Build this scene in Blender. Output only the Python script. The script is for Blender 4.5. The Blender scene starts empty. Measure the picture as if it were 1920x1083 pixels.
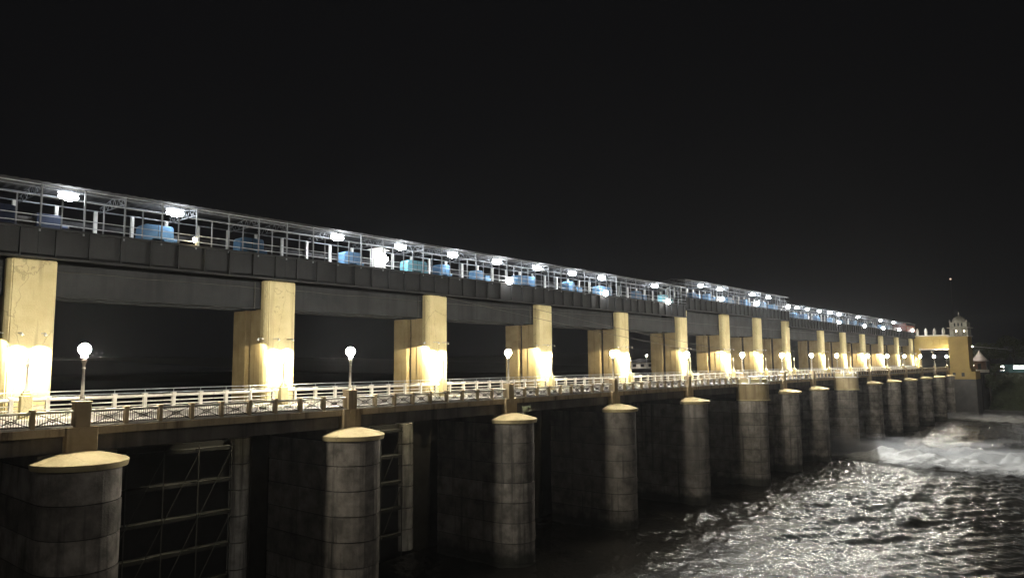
import bpy, bmesh, math, random
import numpy as np
from mathutils import Vector, Matrix, Euler

random.seed(7)
rng = np.random.default_rng(11)
scene = bpy.context.scene
COL = scene.collection
R = math.radians

# ------------------------------------------------------------------ camera, sky, sun, exposure
# dam coordinates: X runs along the dam, Y points upstream (away from the camera), Z up, river at 0
F_PX, YAW, PITCH, ROLL = 1345.37, 0.704478, 0.103768, -0.0093366
CAM = Vector((-16.709, -48.795, 19.767))
cam_data = bpy.data.cameras.new("camera")
cam = bpy.data.objects.new("camera", cam_data)
COL.objects.link(cam)
fwd = Vector((math.cos(YAW) * math.cos(PITCH), math.sin(YAW) * math.cos(PITCH), math.sin(PITCH)))
right = Vector((math.sin(YAW), -math.cos(YAW), 0))
up = right.cross(fwd)
r2 = right * math.cos(ROLL) + up * math.sin(ROLL)
u2 = up * math.cos(ROLL) - right * math.sin(ROLL)
m3 = Matrix((r2, u2, -fwd)).transposed()
cam.matrix_world = Matrix.Translation(CAM) @ m3.to_4x4()
cam_data.sensor_width = 36.0
cam_data.lens = F_PX / 1920 * 36
cam_data.clip_start = 0.5
cam_data.clip_end = 6000
scene.camera = cam

world = bpy.data.worlds.new("World")
scene.world = world
world.use_nodes = True
bg = world.node_tree.nodes["Background"]
bg.inputs[0].default_value = (0.0038, 0.0038, 0.0042, 1)
bg.inputs[1].default_value = 1.0

sun_d = bpy.data.lights.new("town_glow", 'SUN')       # faint light of the lit bank behind the photographer
sun_d.energy = 0.17
sun_d.angle = R(14)
sun_d.color = (1.0, 0.95, 0.88)
sun = bpy.data.objects.new("town_glow", sun_d)
COL.objects.link(sun)
sun.rotation_euler = Vector((0.22, 0.92, -0.29)).to_track_quat('-Z', 'Y').to_euler()

scene.view_settings.view_transform = 'Standard'
scene.view_settings.look = 'None'
scene.view_settings.exposure = 0.0
scene.view_settings.gamma = 1.0
scene.view_settings.use_curve_mapping = False
scene.cycles.use_denoising = True
scene.cycles.max_bounces = 5
scene.cycles.diffuse_bounces = 2
scene.cycles.glossy_bounces = 3
scene.cycles.volume_bounces = 0
scene.cycles.sample_clamp_indirect = 4.0
scene.cycles.use_light_tree = True

GLOBE_E, TUBE_E, BULK_E = 1250.0, 150.0, 120.0
SPOT_W, SIDE_W, FLOOD_W = 8000.0, 4200.0, 225000.0

# ------------------------------------------------------------------ materials
def nt(name):
    m = bpy.data.materials.new(name)
    m.use_nodes = True
    t = m.node_tree
    return m, t, t.nodes["Principled BSDF"]

def node(t, kind, **kw):
    n = t.nodes.new(kind)
    for k, v in kw.items():
        if k.startswith('i_'):
            key = k[2:]
            n.inputs[int(key) if key.isdigit() else key].default_value = v
        else:
            setattr(n, k, v)
    return n

def world_noise(t, scale, detail=5, stretch=(1, 1, 1), rough=.6):
    g = node(t, 'ShaderNodeNewGeometry')
    mp = node(t, 'ShaderNodeMapping')
    mp.inputs['Scale'].default_value = stretch
    t.links.new(g.outputs['Position'], mp.inputs['Vector'])
    n = node(t, 'ShaderNodeTexNoise')
    n.inputs['Scale'].default_value = scale
    n.inputs['Detail'].default_value = detail
    n.inputs['Roughness'].default_value = rough
    t.links.new(mp.outputs[0], n.inputs['Vector'])
    return n

def ramp(t, src, stops):
    r = node(t, 'ShaderNodeValToRGB')
    e = r.color_ramp.elements
    e[0].position, e[0].color = stops[0][0], (*[stops[0][1]] * 3, 1)
    e[1].position, e[1].color = stops[-1][0], (*[stops[-1][1]] * 3, 1)
    for p, v in stops[1:-1]:
        x = e.new(p)
        x.color = (v, v, v, 1)
    t.links.new(src, r.inputs[0])
    return r.outputs[0]

def mix(t, fac, a, b):
    n = node(t, 'ShaderNodeMix', data_type='RGBA')
    t.links.new(fac, n.inputs[0])
    for s, v in ((6, a), (7, b)):
        if hasattr(v, 'is_linked') or not isinstance(v, (tuple, list)):
            t.links.new(v, n.inputs[s])
        else:
            n.inputs[s].default_value = (*v, 1)
    return n.outputs[2]

def surf(name, base, dark, scale=.5, blotch=(.35, .7), streak=None, stain=None, rough=.85, bump=.25, bscale=9, metal=0.0, spec=.25, fine=None):
    """painted / concrete surface: world-space blotches, vertical rain streaks, fine relief"""
    m, t, p = nt(name)
    n1 = world_noise(t, scale, 6)
    c = mix(t, ramp(t, n1.outputs[0], [(blotch[0], 0), (blotch[1], 1)]), base, dark)
    if streak:
        n2 = world_noise(t, streak[0], 4, (1, 1, .06))
        f = ramp(t, n2.outputs[0], [(streak[1], 0), (streak[2], 1)])
        c = mix(t, f, c, stain or dark)
    n3 = world_noise(t, fine or 4.5, 6, rough=.75)
    c = mix(t, ramp(t, n3.outputs[0], [(.3, .0), (.75, .35)]), c, dark)
    t.links.new(c, p.inputs['Base Color'])
    p.inputs['Roughness'].default_value = rough
    p.inputs['Metallic'].default_value = metal
    p.inputs['Specular IOR Level'].default_value = spec
    b = node(t, 'ShaderNodeBump')
    b.inputs['Strength'].default_value = bump
    b.inputs['Distance'].default_value = .06
    n4 = world_noise(t, bscale, 5)
    t.links.new(n4.outputs[0], b.inputs['Height'])
    t.links.new(b.outputs[0], p.inputs['Normal'])
    return m

def emit(name, col, strength):
    m, t, p = nt(name)
    p.inputs['Base Color'].default_value = (.8, .8, .8, 1)
    p.inputs['Emission Color'].default_value = (*col, 1)
    p.inputs['Emission Strength'].default_value = strength
    return m

M = {}
M['pier'] = surf('pier_concrete', (.37, .33, .285), (.13, .117, .10), .75, (.36, .66), (1.5, .53, .72), (.06, .056, .05), bump=.6, fine=2.2)
def vary(m, amount):
    t = m.node_tree
    p = t.nodes['Principled BSDF']
    src = p.inputs['Base Color'].links[0].from_socket
    oi = node(t, 'ShaderNodeObjectInfo')
    mr = node(t, 'ShaderNodeMapRange')
    mr.inputs['To Min'].default_value = 1 - amount
    mr.inputs['To Max'].default_value = 1 + amount
    t.links.new(oi.outputs['Random'], mr.inputs['Value'])
    hs = node(t, 'ShaderNodeHueSaturation')
    t.links.new(mr.outputs[0], hs.inputs['Value'])
    t.links.new(src, hs.inputs['Color'])
    t.links.new(hs.outputs[0], p.inputs['Base Color'])
vary(M['pier'], .28)
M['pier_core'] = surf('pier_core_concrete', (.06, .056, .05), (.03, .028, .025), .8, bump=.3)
M['pier_cap'] = surf('cap_plaster', (.54, .45, .25), (.34, .27, .14), .8, (.45, .8), bump=.3)
M['ochre'] = surf('ochre_wash', (.60, .47, .29), (.40, .30, .17), .7, (.4, .75), (1.4, .52, .7), (.15, .11, .07), bump=.3)
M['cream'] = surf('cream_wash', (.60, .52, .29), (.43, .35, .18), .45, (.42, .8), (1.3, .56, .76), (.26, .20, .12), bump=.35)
M['cream_side'] = surf('dimmed_cream_wash', (.42, .335, .185), (.25, .185, .095), .6, (.38, .78), (1.6, .54, .72), (.22, .16, .09), bump=.35)  # cream darkened in colour for the dimmer light on pillar sides
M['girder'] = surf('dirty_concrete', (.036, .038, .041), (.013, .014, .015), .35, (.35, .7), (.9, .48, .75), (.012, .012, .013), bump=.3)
M['deck'] = surf('deck_concrete', (.19, .165, .135), (.085, .075, .062), .5, (.35, .75), (.8, .45, .7), (.05, .045, .04), bump=.4)
M['plate'] = surf('grey_plate', (.026, .027, .029), (.012, .0125, .014), .45, (.35, .75), (1.8, .5, .8), (.014, .014, .015), rough=.6, bump=.1)
M['road'] = surf('worn_road', (.44, .41, .37), (.32, .295, .26), .5, (.35, .75), bump=.3, rough=.9)
M['white'] = surf('white_wash', (.72, .68, .60), (.48, .44, .36), .9, (.45, .85), (2.2, .55, .75), (.33, .29, .23), bump=.2)
M['rail'] = surf('galvanised_pipe', (.44, .46, .48), (.26, .27, .28), 1.5, rough=.5, bump=.05, metal=.2)
M['post'] = surf('grey_painted_steel', (.23, .245, .265), (.12, .128, .14), 1.2, rough=.55, bump=.05)
M['dark_steel'] = surf('dark_steel', (.085, .08, .075), (.04, .036, .032), 1.2, rough=.6, bump=.08)
M['iron'] = surf('grille_iron', (.075, .062, .048), (.04, .03, .022), 2.0, rough=.6, bump=.05)
M['white_steel'] = surf('white_painted_steel', (.74, .74, .72), (.5, .5, .48), 1.5, rough=.5, bump=.05)
M['sheet'] = surf('zinc_sheet', (.07, .07, .074), (.025, .025, .026), 1.1, (.35, .7), rough=.9, bump=.08, spec=.1)
M['far_soil'] = surf('far_dry_soil', (.12, .12, .118), (.10, .10, .098), .02, bump=.1)
M['blue'] = surf('blue_machine_paint', (.11, .23, .38), (.06, .13, .23), 1.3, (.4, .8), rough=.45, bump=.05)
M['cyan'] = surf('turquoise_machine_paint', (.15, .38, .45), (.08, .22, .28), 1.3, (.4, .8), rough=.45, bump=.05)
M['navy'] = surf('navy_machine_paint', (.045, .06, .105), (.025, .032, .06), 1.3, rough=.5, bump=.05)
M['lampiron'] = surf('lamp_post_paint', (.50, .46, .38), (.32, .28, .22), 2.5, rough=.5, bump=.08)
M['gate'] = surf('rusted_gate_steel', (.018, .017, .0165), (.010, .0095, .009), .7, rough=.7, bump=.1)
M['gate_brace'] = surf('gate_brace_steel', (.042, .040, .039), (.022, .021, .02), .9, rough=.6, bump=.1)
M['tower'] = surf('yellow_tower_wash', (.38, .27, .10), (.27, .19, .07), .35, (.4, .8), bump=.25)
M['tower_bright'] = surf('bright_yellow_wash', (.36, .265, .085), (.27, .195, .06), .35, (.4, .8), bump=.2)
M['tower_stone'] = surf('grey_masonry', (.11, .105, .10), (.06, .057, .055), .5, (.35, .75), bump=.5, bscale=2.5)
M['dome'] = surf('dome_plaster', (.46, .44, .36), (.30, .28, .23), .8, bump=.2)
M['red'] = surf('red_oxide_paint', (.46, .17, .14), (.28, .10, .08), 1.0, rough=.5, bump=.08)
M['brown'] = surf('brown_brick', (.20, .12, .09), (.12, .07, .05), 1.0, bump=.3)
M['roofcone'] = surf('pale_roof', (.36, .31, .28), (.27, .23, .2), 1.0, bump=.2)
M['grass'] = surf('grass_slope', (.10, .115, .065), (.05, .06, .035), .35, (.3, .7), bump=.8, bscale=3)
M['soil'] = surf('dark_bank', (.05, .046, .04), (.025, .023, .02), .2, bump=.6, bscale=2)
M['bark'] = surf('bark', (.09, .07, .05), (.045, .035, .025), 1.5, bump=.6)
M['leaf'] = surf('leaves', (.11, .125, .065), (.06, .07, .035), .8, bump=.2)
M['weed'] = surf('weed_leaves', (.16, .18, .11), (.10, .11, .06), 2, bump=.2)
M['bus'] = surf('teal_bus_paint', (.10, .26, .28), (.06, .16, .18), .8, rough=.4, bump=.03)
M['tyre'] = surf('rubber', (.025, .025, .025), (.015, .015, .015), 2, rough=.8, bump=.1)
M['dark_hole'] = surf('dark_glass', (.02, .02, .022), (.012, .012, .012), 2, rough=.3, bump=.02)
M['globe'] = emit('globe_glow', (1.0, .95, .83), GLOBE_E)
M['tube'] = emit('tube_glow', (.93, .97, 1.0), TUBE_E)
M['bulk_warm'] = emit('warm_bulb_glow', (1.0, .80, .42), 130.0)
M['bulk'] = emit('white_bulb_glow', (1.0, .98, .94), BULK_E)
M['bulb'] = emit('flood_bulb_glow', (1.0, .86, .55), 3.0)
M['lit_cream'] = emit('lit_window_glow', (1.0, .95, .88), 9.0)
M['far_lamp'] = emit('far_lamp_glow', (1.0, .95, .85), 260.0)
M['beacon'] = emit('beacon_glow', (1.0, .66, .50), 1.1)

def add_cracks(m):
    t = m.node_tree
    p = t.nodes['Principled BSDF']
    src = p.inputs['Base Color'].links[0].from_socket
    g = node(t, 'ShaderNodeNewGeometry')
    wn = world_noise(t, 1.1, 5)
    mp = node(t, 'ShaderNodeMapping')
    mp.inputs['Scale'].default_value = (.30, .30, .13)
    va = node(t, 'ShaderNodeVectorMath', operation='MULTIPLY_ADD')
    t.links.new(wn.outputs['Color'], va.inputs[0])
    va.inputs[1].default_value = (.9, .9, .9)
    t.links.new(g.outputs['Position'], va.inputs[2])
    t.links.new(va.outputs[0], mp.inputs[0])
    vo = node(t, 'ShaderNodeTexVoronoi', feature='DISTANCE_TO_EDGE')
    vo.inputs['Scale'].default_value = 1.0
    t.links.new(mp.outputs[0], vo.inputs['Vector'])
    f = ramp(t, vo.outputs['Distance'], [(.0015, .42), (.008, 0)])
    t.links.new(mix(t, f, src, (.10, .075, .05)), p.inputs['Base Color'])
add_cracks(M['cream'])
add_cracks(M['pier_cap'])
def wet_line(m, z0, z1):
    t = m.node_tree
    p = t.nodes['Principled BSDF']
    src = p.inputs['Base Color'].links[0].from_socket
    g = node(t, 'ShaderNodeNewGeometry')
    sp = node(t, 'ShaderNodeSeparateXYZ')
    t.links.new(g.outputs['Position'], sp.inputs[0])
    wn = world_noise(t, .8, 4)
    ad = node(t, 'ShaderNodeMath', operation='MULTIPLY_ADD')
    t.links.new(wn.outputs[0], ad.inputs[0]); ad.inputs[1].default_value = -1.6
    t.links.new(sp.outputs[2], ad.inputs[2])
    mr = node(t, 'ShaderNodeMapRange')
    mr.inputs['From Min'].default_value = z0; mr.inputs['From Max'].default_value = z1
    mr.inputs['To Min'].default_value = .85; mr.inputs['To Max'].default_value = 0
    t.links.new(ad.outputs[0], mr.inputs['Value'])
    t.links.new(mix(t, mr.outputs[0], src, (.035, .036, .028)), p.inputs['Base Color'])
wet_line(M['pier'], .1, .8)

# river
def water_mat():
    m, t, p = nt('river_water')
    p.inputs['Base Color'].default_value = (.018, .016, .013, 1)
    p.inputs['Roughness'].default_value = .23
    p.inputs['IOR'].default_value = 1.33
    p.inputs['Specular IOR Level'].default_value = .5
    n = world_noise(t, 2.6, 2, (1, 1, 1), .5)
    b = node(t, 'ShaderNodeBump')
    b.inputs['Strength'].default_value = .35
    b.inputs['Distance'].default_value = .22
    t.links.new(n.outputs[0], b.inputs['Height'])
    t.links.new(b.outputs[0], p.inputs['Normal'])
    return m
M['water'] = water_mat()

def foam_mat():
    m, t, p = nt('white_foam')
    n = world_noise(t, .55, 6, (1, .35, 1), .6)
    c = mix(t, ramp(t, n.outputs[0], [(.3, 0), (.7, 1)]), (.24, .235, .22), (.46, .45, .42))
    t.links.new(c, p.inputs['Base Color'])
    p.inputs['Roughness'].default_value = .95
    p.inputs['Specular IOR Level'].default_value = .1
    at = node(t, 'ShaderNodeAttribute', attribute_name='thick')
    n2 = world_noise(t, .8, 5, (1, .4, 1), .65)
    mm = node(t, 'ShaderNodeMath', operation='MULTIPLY_ADD')
    t.links.new(n2.outputs[0], mm.inputs[0])
    mm.inputs[1].default_value = .9
    t.links.new(at.outputs['Fac'], mm.inputs[2])
    a = ramp(t, mm.outputs[0], [(.50, 0), (.95, 1)])
    t.links.new(a, p.inputs['Alpha'])
    return m
M['foam'] = foam_mat()

# ------------------------------------------------------------------ builders
class MB:
    def __init__(self):
        self.v, self.f = [], []
    def add(self, vs, fs):
        o = len(self.v)
        self.v += [tuple(x) for x in vs]
        self.f += [tuple(i + o for i in f) for f in fs]
        return self
    def box(self, x0, x1, y0, y1, z0, z1):
        vs = [(x, y, z) for z in (z0, z1) for y in (y0, y1) for x in (x0, x1)]
        return self.add(vs, [(0, 2, 3, 1), (4, 5, 7, 6), (0, 1, 5, 4), (2, 6, 7, 3), (0, 4, 6, 2), (1, 3, 7, 5)])
    def tube(self, a, b, r, n=8, rb=None):
        a, b = Vector(a), Vector(b)
        rb = r if rb is None else rb
        d = (b - a).normalized()
        s = d.orthogonal().normalized()
        q = d.cross(s)
        vs = []
        for c, rr in ((a, r), (b, rb)):
            for k in range(n):
                w = 2 * math.pi * k / n
                vs.append(c + (s * math.cos(w) + q * math.sin(w)) * rr)
        fs = [(k, (k + 1) % n, n + (k + 1) % n, n + k) for k in range(n)]
        fs += [tuple(range(n - 1, -1, -1)), tuple(range(n, 2 * n))]
        return self.add(vs, fs)
    def bar(self, a, b, w, h):
        """flat bar a->b, w across (horizontal), h tall"""
        a, b = Vector(a), Vector(b)
        d = (b - a).normalized()
        s = d.cross(Vector((0, 1, 0)))
        s = (s if s.length > .01 else d.cross(Vector((0, 0, 1)))).normalized()
        q = d.cross(s)
        vs = [c + s * i * h / 2 + q * j * w / 2 for c in (a, b) for i, j in ((-1, -1), (1, -1), (1, 1), (-1, 1))]
        return self.add(vs, [(0, 1, 5, 4), (1, 2, 6, 5), (2, 3, 7, 6), (3, 0, 4, 7), (3, 2, 1, 0), (4, 5, 6, 7)])
    def lathe(self, prof, n=14, c=(0, 0, 0)):
        vs, fs = [], []
        for r, z in prof:
            for k in range(n):
                w = 2 * math.pi * k / n
                vs.append((c[0] + r * math.cos(w), c[1] + r * math.sin(w), c[2] + z))
        for j in range(len(prof) - 1):
            for k in range(n):
                fs.append((j * n + k, j * n + (k + 1) % n, (j + 1) * n + (k + 1) % n, (j + 1) * n + k))
        fs.append(tuple(range(n - 1, -1, -1)))
        fs.append(tuple((len(prof) - 1) * n + k for k in range(n)))
        return self.add(vs, fs)
    def prism(self, pts, z0, z1):
        n = len(pts)
        vs = [(x, y, z0) for x, y in pts] + [(x, y, z1) for x, y in pts]
        fs = [(k, (k + 1) % n, n + (k + 1) % n, n + k) for k in range(n)]
        return self.add(vs, fs + [tuple(range(n - 1, -1, -1)), tuple(range(n, 2 * n))])
    def prism_y(self, pts, y0, y1):
        """outline in X,Z pushed along Y"""
        n = len(pts)
        vs = [(x, y0, z) for x, z in pts] + [(x, y1, z) for x, z in pts]
        fs = [(k, (k + 1) % n, n + (k + 1) % n, n + k) for k in range(n)]
        return self.add(vs, fs + [tuple(range(n - 1, -1, -1)), tuple(range(n, 2 * n))])
    def mesh(self, name, mat, bevel=0, smooth=False, seg=1):
        me = bpy.data.meshes.new(name)
        me.from_pydata(self.v, [], self.f)
        bm = bmesh.new()
        bm.from_mesh(me)
        bmesh.ops.recalc_face_normals(bm, faces=bm.faces)
        if bevel:
            es = [e for e in bm.edges if len(e.link_faces) == 2 and e.calc_face_angle() > .6]
            bmesh.ops.bevel(bm, geom=es, offset=bevel, segments=seg, affect='EDGES', clamp_overlap=True)
        bm.to_mesh(me)
        bm.free()
        if mat:
            me.materials.append(mat)
        if smooth:
            me.polygons.foreach_set('use_smooth', [True] * len(me.polygons))
            try:
                me.set_sharp_from_angle(angle=R(40))
            except Exception:
                pass
        me.update()
        return me

def thing(name, label, cat, loc=(0, 0, 0), group=None, mesh=None, rot=None, kind=None):
    o = bpy.data.objects.new(name, mesh)
    COL.objects.link(o)
    o.location = loc
    if rot:
        o.rotation_euler = rot
    o['label'] = label
    o['category'] = cat
    if group:
        o['group'] = group
    if kind:
        o['kind'] = kind
    return o

def part(name, mesh, parent, loc=(0, 0, 0), scale=None, rot=None, label=None, kind=None):
    o = bpy.data.objects.new(name, mesh)
    COL.objects.link(o)
    o.parent = parent
    o.location = loc
    if scale:
        o.scale = scale
    if rot:
        o.rotation_euler = rot
    if label:
        o['label'] = label
    if kind:
        o['kind'] = kind
    return o

def setting(name, mesh, loc=(0, 0, 0), kind='structure'):
    o = bpy.data.objects.new(name, mesh)
    COL.objects.link(o)
    o.location = loc
    o['kind'] = kind
    return o

def spot(parent, loc, target, watts, size, col, blend=.08, radius=.04):
    d = bpy.data.lights.new('lamp_light', 'SPOT')
    d.energy = watts
    d.spot_size = size
    d.spot_blend = blend
    d.color = col
    d.shadow_soft_size = radius
    o = bpy.data.objects.new('lamp_light', d)
    COL.objects.link(o)
    o.parent = parent
    o.location = loc
    o.rotation_euler = (Vector(target) - Vector(loc)).to_track_quat('-Z', 'Y').to_euler()
    return o

ORD = ['first', 'second', 'third', 'fourth', 'fifth', 'sixth', 'seventh', 'eighth', 'ninth', 'tenth', 'eleventh',
       'twelfth', 'thirteenth', 'fourteenth', 'fifteenth', 'sixteenth', 'seventeenth', 'eighteenth', 'nineteenth', 'twentieth',
       'twenty-first', 'twenty-second', 'twenty-third', 'twenty-fourth', 'twenty-fifth', 'twenty-sixth', 'twenty-seventh', 'twenty-eighth', 'twenty-ninth', 'thirtieth']

def nth(i, n):
    if i == 0:
        return 'leftmost'
    if i == n - 1:
        return 'rightmost'
    return ORD[i] + ' from the left'

S = [0, 1, 2, 3, 4, 5, 5.91, 6.74, 7.59, 8.85, 9.81, 10.79, 11.85, 12.9, 14]
PX = [20 * s for s in S]                       # pier centres
BAST = (5, 8)                                  # piers that carry a viewing balcony
SPAN = [(-20.0, 0.0)] + [(PX[i], PX[i + 1]) for i in range(14)]
W = 10.56                                      # front plane of the tall gate pillars
ZR = 16.3                                      # road

# ------------------------------------------------------------------ river, banks, reservoir
def wave_height(X, Y):
    h = np.zeros_like(X)
    r = np.random.default_rng(5)
    for lam, amp, n in ((9.0, .10, 7), (4.5, .07, 10), (2.3, .055, 14), (1.25, .040, 20), (.75, .022, 22)):
        for _ in range(n):
            a = r.normal(-1.2, .8)
            l = lam * r.uniform(.7, 1.4)
            k = 2 * math.pi / l
            ph = r.uniform(0, 6.28)
            u = k * (X * math.cos(a) + Y * math.sin(a)) + ph + .6 * np.sin(.31 * X / lam * 3 + ph * 2) + .6 * np.sin(.27 * Y / lam * 3 + ph)
            h += amp / math.sqrt(n) * 1.5 * (1 - np.abs(np.sin(u / 2)) * 1.6)
    return h

xs = np.concatenate([np.arange(30, 105, .2), np.arange(105, 180, .4), np.arange(180, 300, 1.0)])
ys = np.concatenate([np.arange(-130, -60, .7), np.arange(-60, 10.5, .24)])
gx, gy = np.meshgrid(xs, ys)
calm = np.clip((gx - 20) / 60, .55, 1.15)
patch = np.zeros_like(gx)
_r = np.random.default_rng(17)
for _ in range(9):
    _a = _r.normal(0, .5); _l = _r.uniform(9, 26); _p = _r.uniform(0, 6.28)
    patch += np.sin(2 * math.pi / _l * (gy * math.cos(_a) * .5 + gx * math.cos(_a + 1.2)) + _p + 1.2 * np.sin(gx / 11 + _p))
calm = calm * np.clip(1 + patch * .13, .45, 1.4)
gz = wave_height(gx, gy) * calm
me = bpy.data.meshes.new('river')
ny, nx = gx.shape
verts = np.stack([gx, gy, gz], -1).reshape(-1, 3)
i0 = (np.arange(ny - 1)[:, None] * nx + np.arange(nx - 1)[None, :]).reshape(-1)
faces = np.stack([i0, i0 + 1, i0 + nx + 1, i0 + nx], -1)
me.vertices.add(len(verts)); me.vertices.foreach_set('co', verts.reshape(-1))
me.loops.add(faces.size); me.loops.foreach_set('vertex_index', faces.reshape(-1))
me.polygons.add(len(faces)); me.polygons.foreach_set('loop_start', np.arange(len(faces)) * 4)
me.polygons.foreach_set('use_smooth', np.ones(len(faces), bool))
me.update(calc_edges=True)
me.materials.append(M['water'])
setting('river', me)
setting('calm_river', MB().box(-700, 296, -900, 10.4, -1.4, -.75).mesh('calm_river', M['water']))
setting('river_bed', MB().box(-3000, 3000, -3000, 3000, -6, -4).mesh('river_bed', M['soil']))
setting('reservoir', MB().box(-900, 700, 17.2, 900, 12.6, 12.9).mesh('reservoir', M['water']))

def terrain(name, x0, x1, y0, y1, step, fn, mat):
    X, Y = np.meshgrid(np.arange(x0, x1 + .01, step), np.arange(y0, y1 + .01, step))
    Z = fn(X, Y)
    ny, nx = X.shape
    i = (np.arange(ny - 1)[:, None] * nx + np.arange(nx - 1)[None, :]).reshape(-1)
    fs = np.stack([i, i + 1, i + nx + 1, i + nx], -1)
    me = bpy.data.meshes.new(name)
    me.from_pydata(np.stack([X, Y, Z], -1).reshape(-1, 3).tolist(), [], fs.tolist())
    me.polygons.foreach_set('use_smooth', [True] * len(me.polygons))
    me.materials.append(mat)
    return setting(name, me)

def lump(X, Y, s, seed):
    r = np.random.default_rng(seed)
    h = np.zeros_like(X)
    for _ in range(10):
        a = r.uniform(0, 6.28); k = 2 * math.pi / (s * r.uniform(.5, 2)); p = r.uniform(0, 6.28)
        h += np.sin(k * (X * math.cos(a) + Y * math.sin(a)) + p)
    return h / 6

def bank(X, Y):
    t = np.clip((X - 289) / 24, 0, 1)
    z = -2.0 + 4.2 * np.clip((X - 286) / 2.2, 0, 1) + (t * t * (3 - 2 * t)) * 12.3
    return z + lump(X, Y, 5, 3) * .3 * np.clip((X - 290) / 6, 0, 1)
terrain('grass_bank', 286, 380, -140, -9.2, 1.6, bank, M['grass'])
terrain('plateau', 380, 2400, -900, 900, 40, lambda X, Y: 14.4 + lump(X, Y, 90, 4) * .8, M['far_soil'])
terrain('far_shore', 150, 380, 95, 700, 10, lambda X, Y: 17 + np.clip((Y - 200) / 300, 0, 1) * 10 + lump(X, Y, 40, 9) * .4, M['far_soil'])
setting('abutment_ground', MB().box(289.2, 380, -9.2, 94, -4, 14.5).mesh('abutment_ground', M['soil']))
setting('approach_road', MB().box(286, 380, .3, 9.6, 14.5, ZR).mesh('approach_road', M['road']))
setting('shore_wall', MB().box(285.2, 287, -140, -9.4, -3, 2.1).mesh('shore_wall', M['tower_stone'], bevel=.1))

# dark hills far behind
terrain('hills', 900, 2600, -700, 1500, 60, lambda X, Y: 14 + np.clip((X - 900) / 700, 0, 1) * (30 + 22 * lump(X, Y, 500, 21)), M['far_soil'])

# ------------------------------------------------------------------ road surface
setting('road', MB().box(-20, 286, .32, 9.5, ZR - .12, ZR).mesh('road', M['road']))

# ------------------------------------------------------------------ bridge piers
def nose(w, p, yback, n=16):
    pts = [(w * math.cos(a), -p * math.sin(a)) for a in [math.pi - math.pi * k / n for k in range(n + 1)]]
    return pts + [(w, yback), (-w, yback)]

CH = 1.93
courses = []
for k in range(4):
    r = [-.015, .02, 0, .012][k]
    courses.append(MB().prism(nose(2.30 + r, 2.72 + r, 8.2), 0, CH).mesh('concrete_course', M['pier'], bevel=.045, seg=2))
bcourse = [MB().prism(nose(2.62 + r, 3.72 + r, 8.2), 0, CH).mesh('concrete_course', M['pier'], bevel=.045, seg=2) for r in (0, .02)]
core = MB().prism(nose(2.22, 2.62, 8.0), -2.2, 13.86).mesh('pier_core', M['pier_core'])
bcore = MB().prism(nose(2.54, 3.62, 8.0), -2.2, 13.6).mesh('pier_core', M['pier_core'])

def cap_mesh():
    mb = MB()
    n = 20
    ring = lambda w, p: [(w * math.cos(math.pi - math.pi * k / n), -p * math.sin(math.pi - math.pi * k / n)) for k in range(n + 1)]
    lo, hi, sh = ring(2.60, 3.02), ring(2.66, 3.1), ring(2.5, 2.92)
    vs = [(x, y, 13.83) for x, y in sh] + [(x, y, 13.86) for x, y in lo] + [(x, y, 14.20) for x, y in hi] + [(x, y, 14.25) for x, y in ring(2.6, 3.0)]
    N = n + 1
    fs = [(j * N + k, j * N + k + 1, (j + 1) * N + k + 1, (j + 1) * N + k) for j in range(3) for k in range(n)]
    # gently domed top rising to the stem
    rings = [(1.8, 2.1, 14.50), (1.0, 1.1, 14.70), (.3, .3, 14.80)]
    base = 3
    for w, p, z in rings:
        vs += [(x, y, z) for x, y in ring(w, p)]
        fs += [(base * N + k, base * N + k + 1, (base + 1) * N + k + 1, (base + 1) * N + k) for k in range(n)]
        base += 1
    fs.append(tuple(range(base * N, base * N + N)))
    fs.append(tuple(range(n, -1, -1)))
    return mb.add(vs, fs).mesh('cap', M['pier_cap'], smooth=True)
capm = cap_mesh()
bearing = MB().box(-2.2, 2.2, .05, 8.2, 13.86, 14.66).mesh('bearing_block', M['deck'], bevel=.05)
stem = MB().box(-.86, .86, -.42, .30, 14.3, 16.22).mesh('stem', M['ochre'], bevel=.03)
block = MB().box(-.42, .42, -.40, .40, 16.22, 17.66).box(-.47, .47, -.45, .45, 17.66, 17.76).mesh('lamp_block', M['ochre'], bevel=.025)
panel_relief = MB().prism([(.26 * math.cos(a), 0 + .26 * math.sin(a)) for a in [2 * math.pi * k / 16 for k in range(16)]], 0, .05).mesh('round_boss', M['ochre'])

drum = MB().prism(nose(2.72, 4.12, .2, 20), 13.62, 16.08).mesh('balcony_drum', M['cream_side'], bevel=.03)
dledge = MB().prism(nose(2.90, 4.32, .1, 20), 13.44, 13.62).mesh('drum_ledge', M['cream'], bevel=.03)
bslab = MB().prism(nose(2.92, 4.32, .2, 20), 16.08, 16.28).mesh('balcony_slab', M['white'], bevel=.03)

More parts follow.
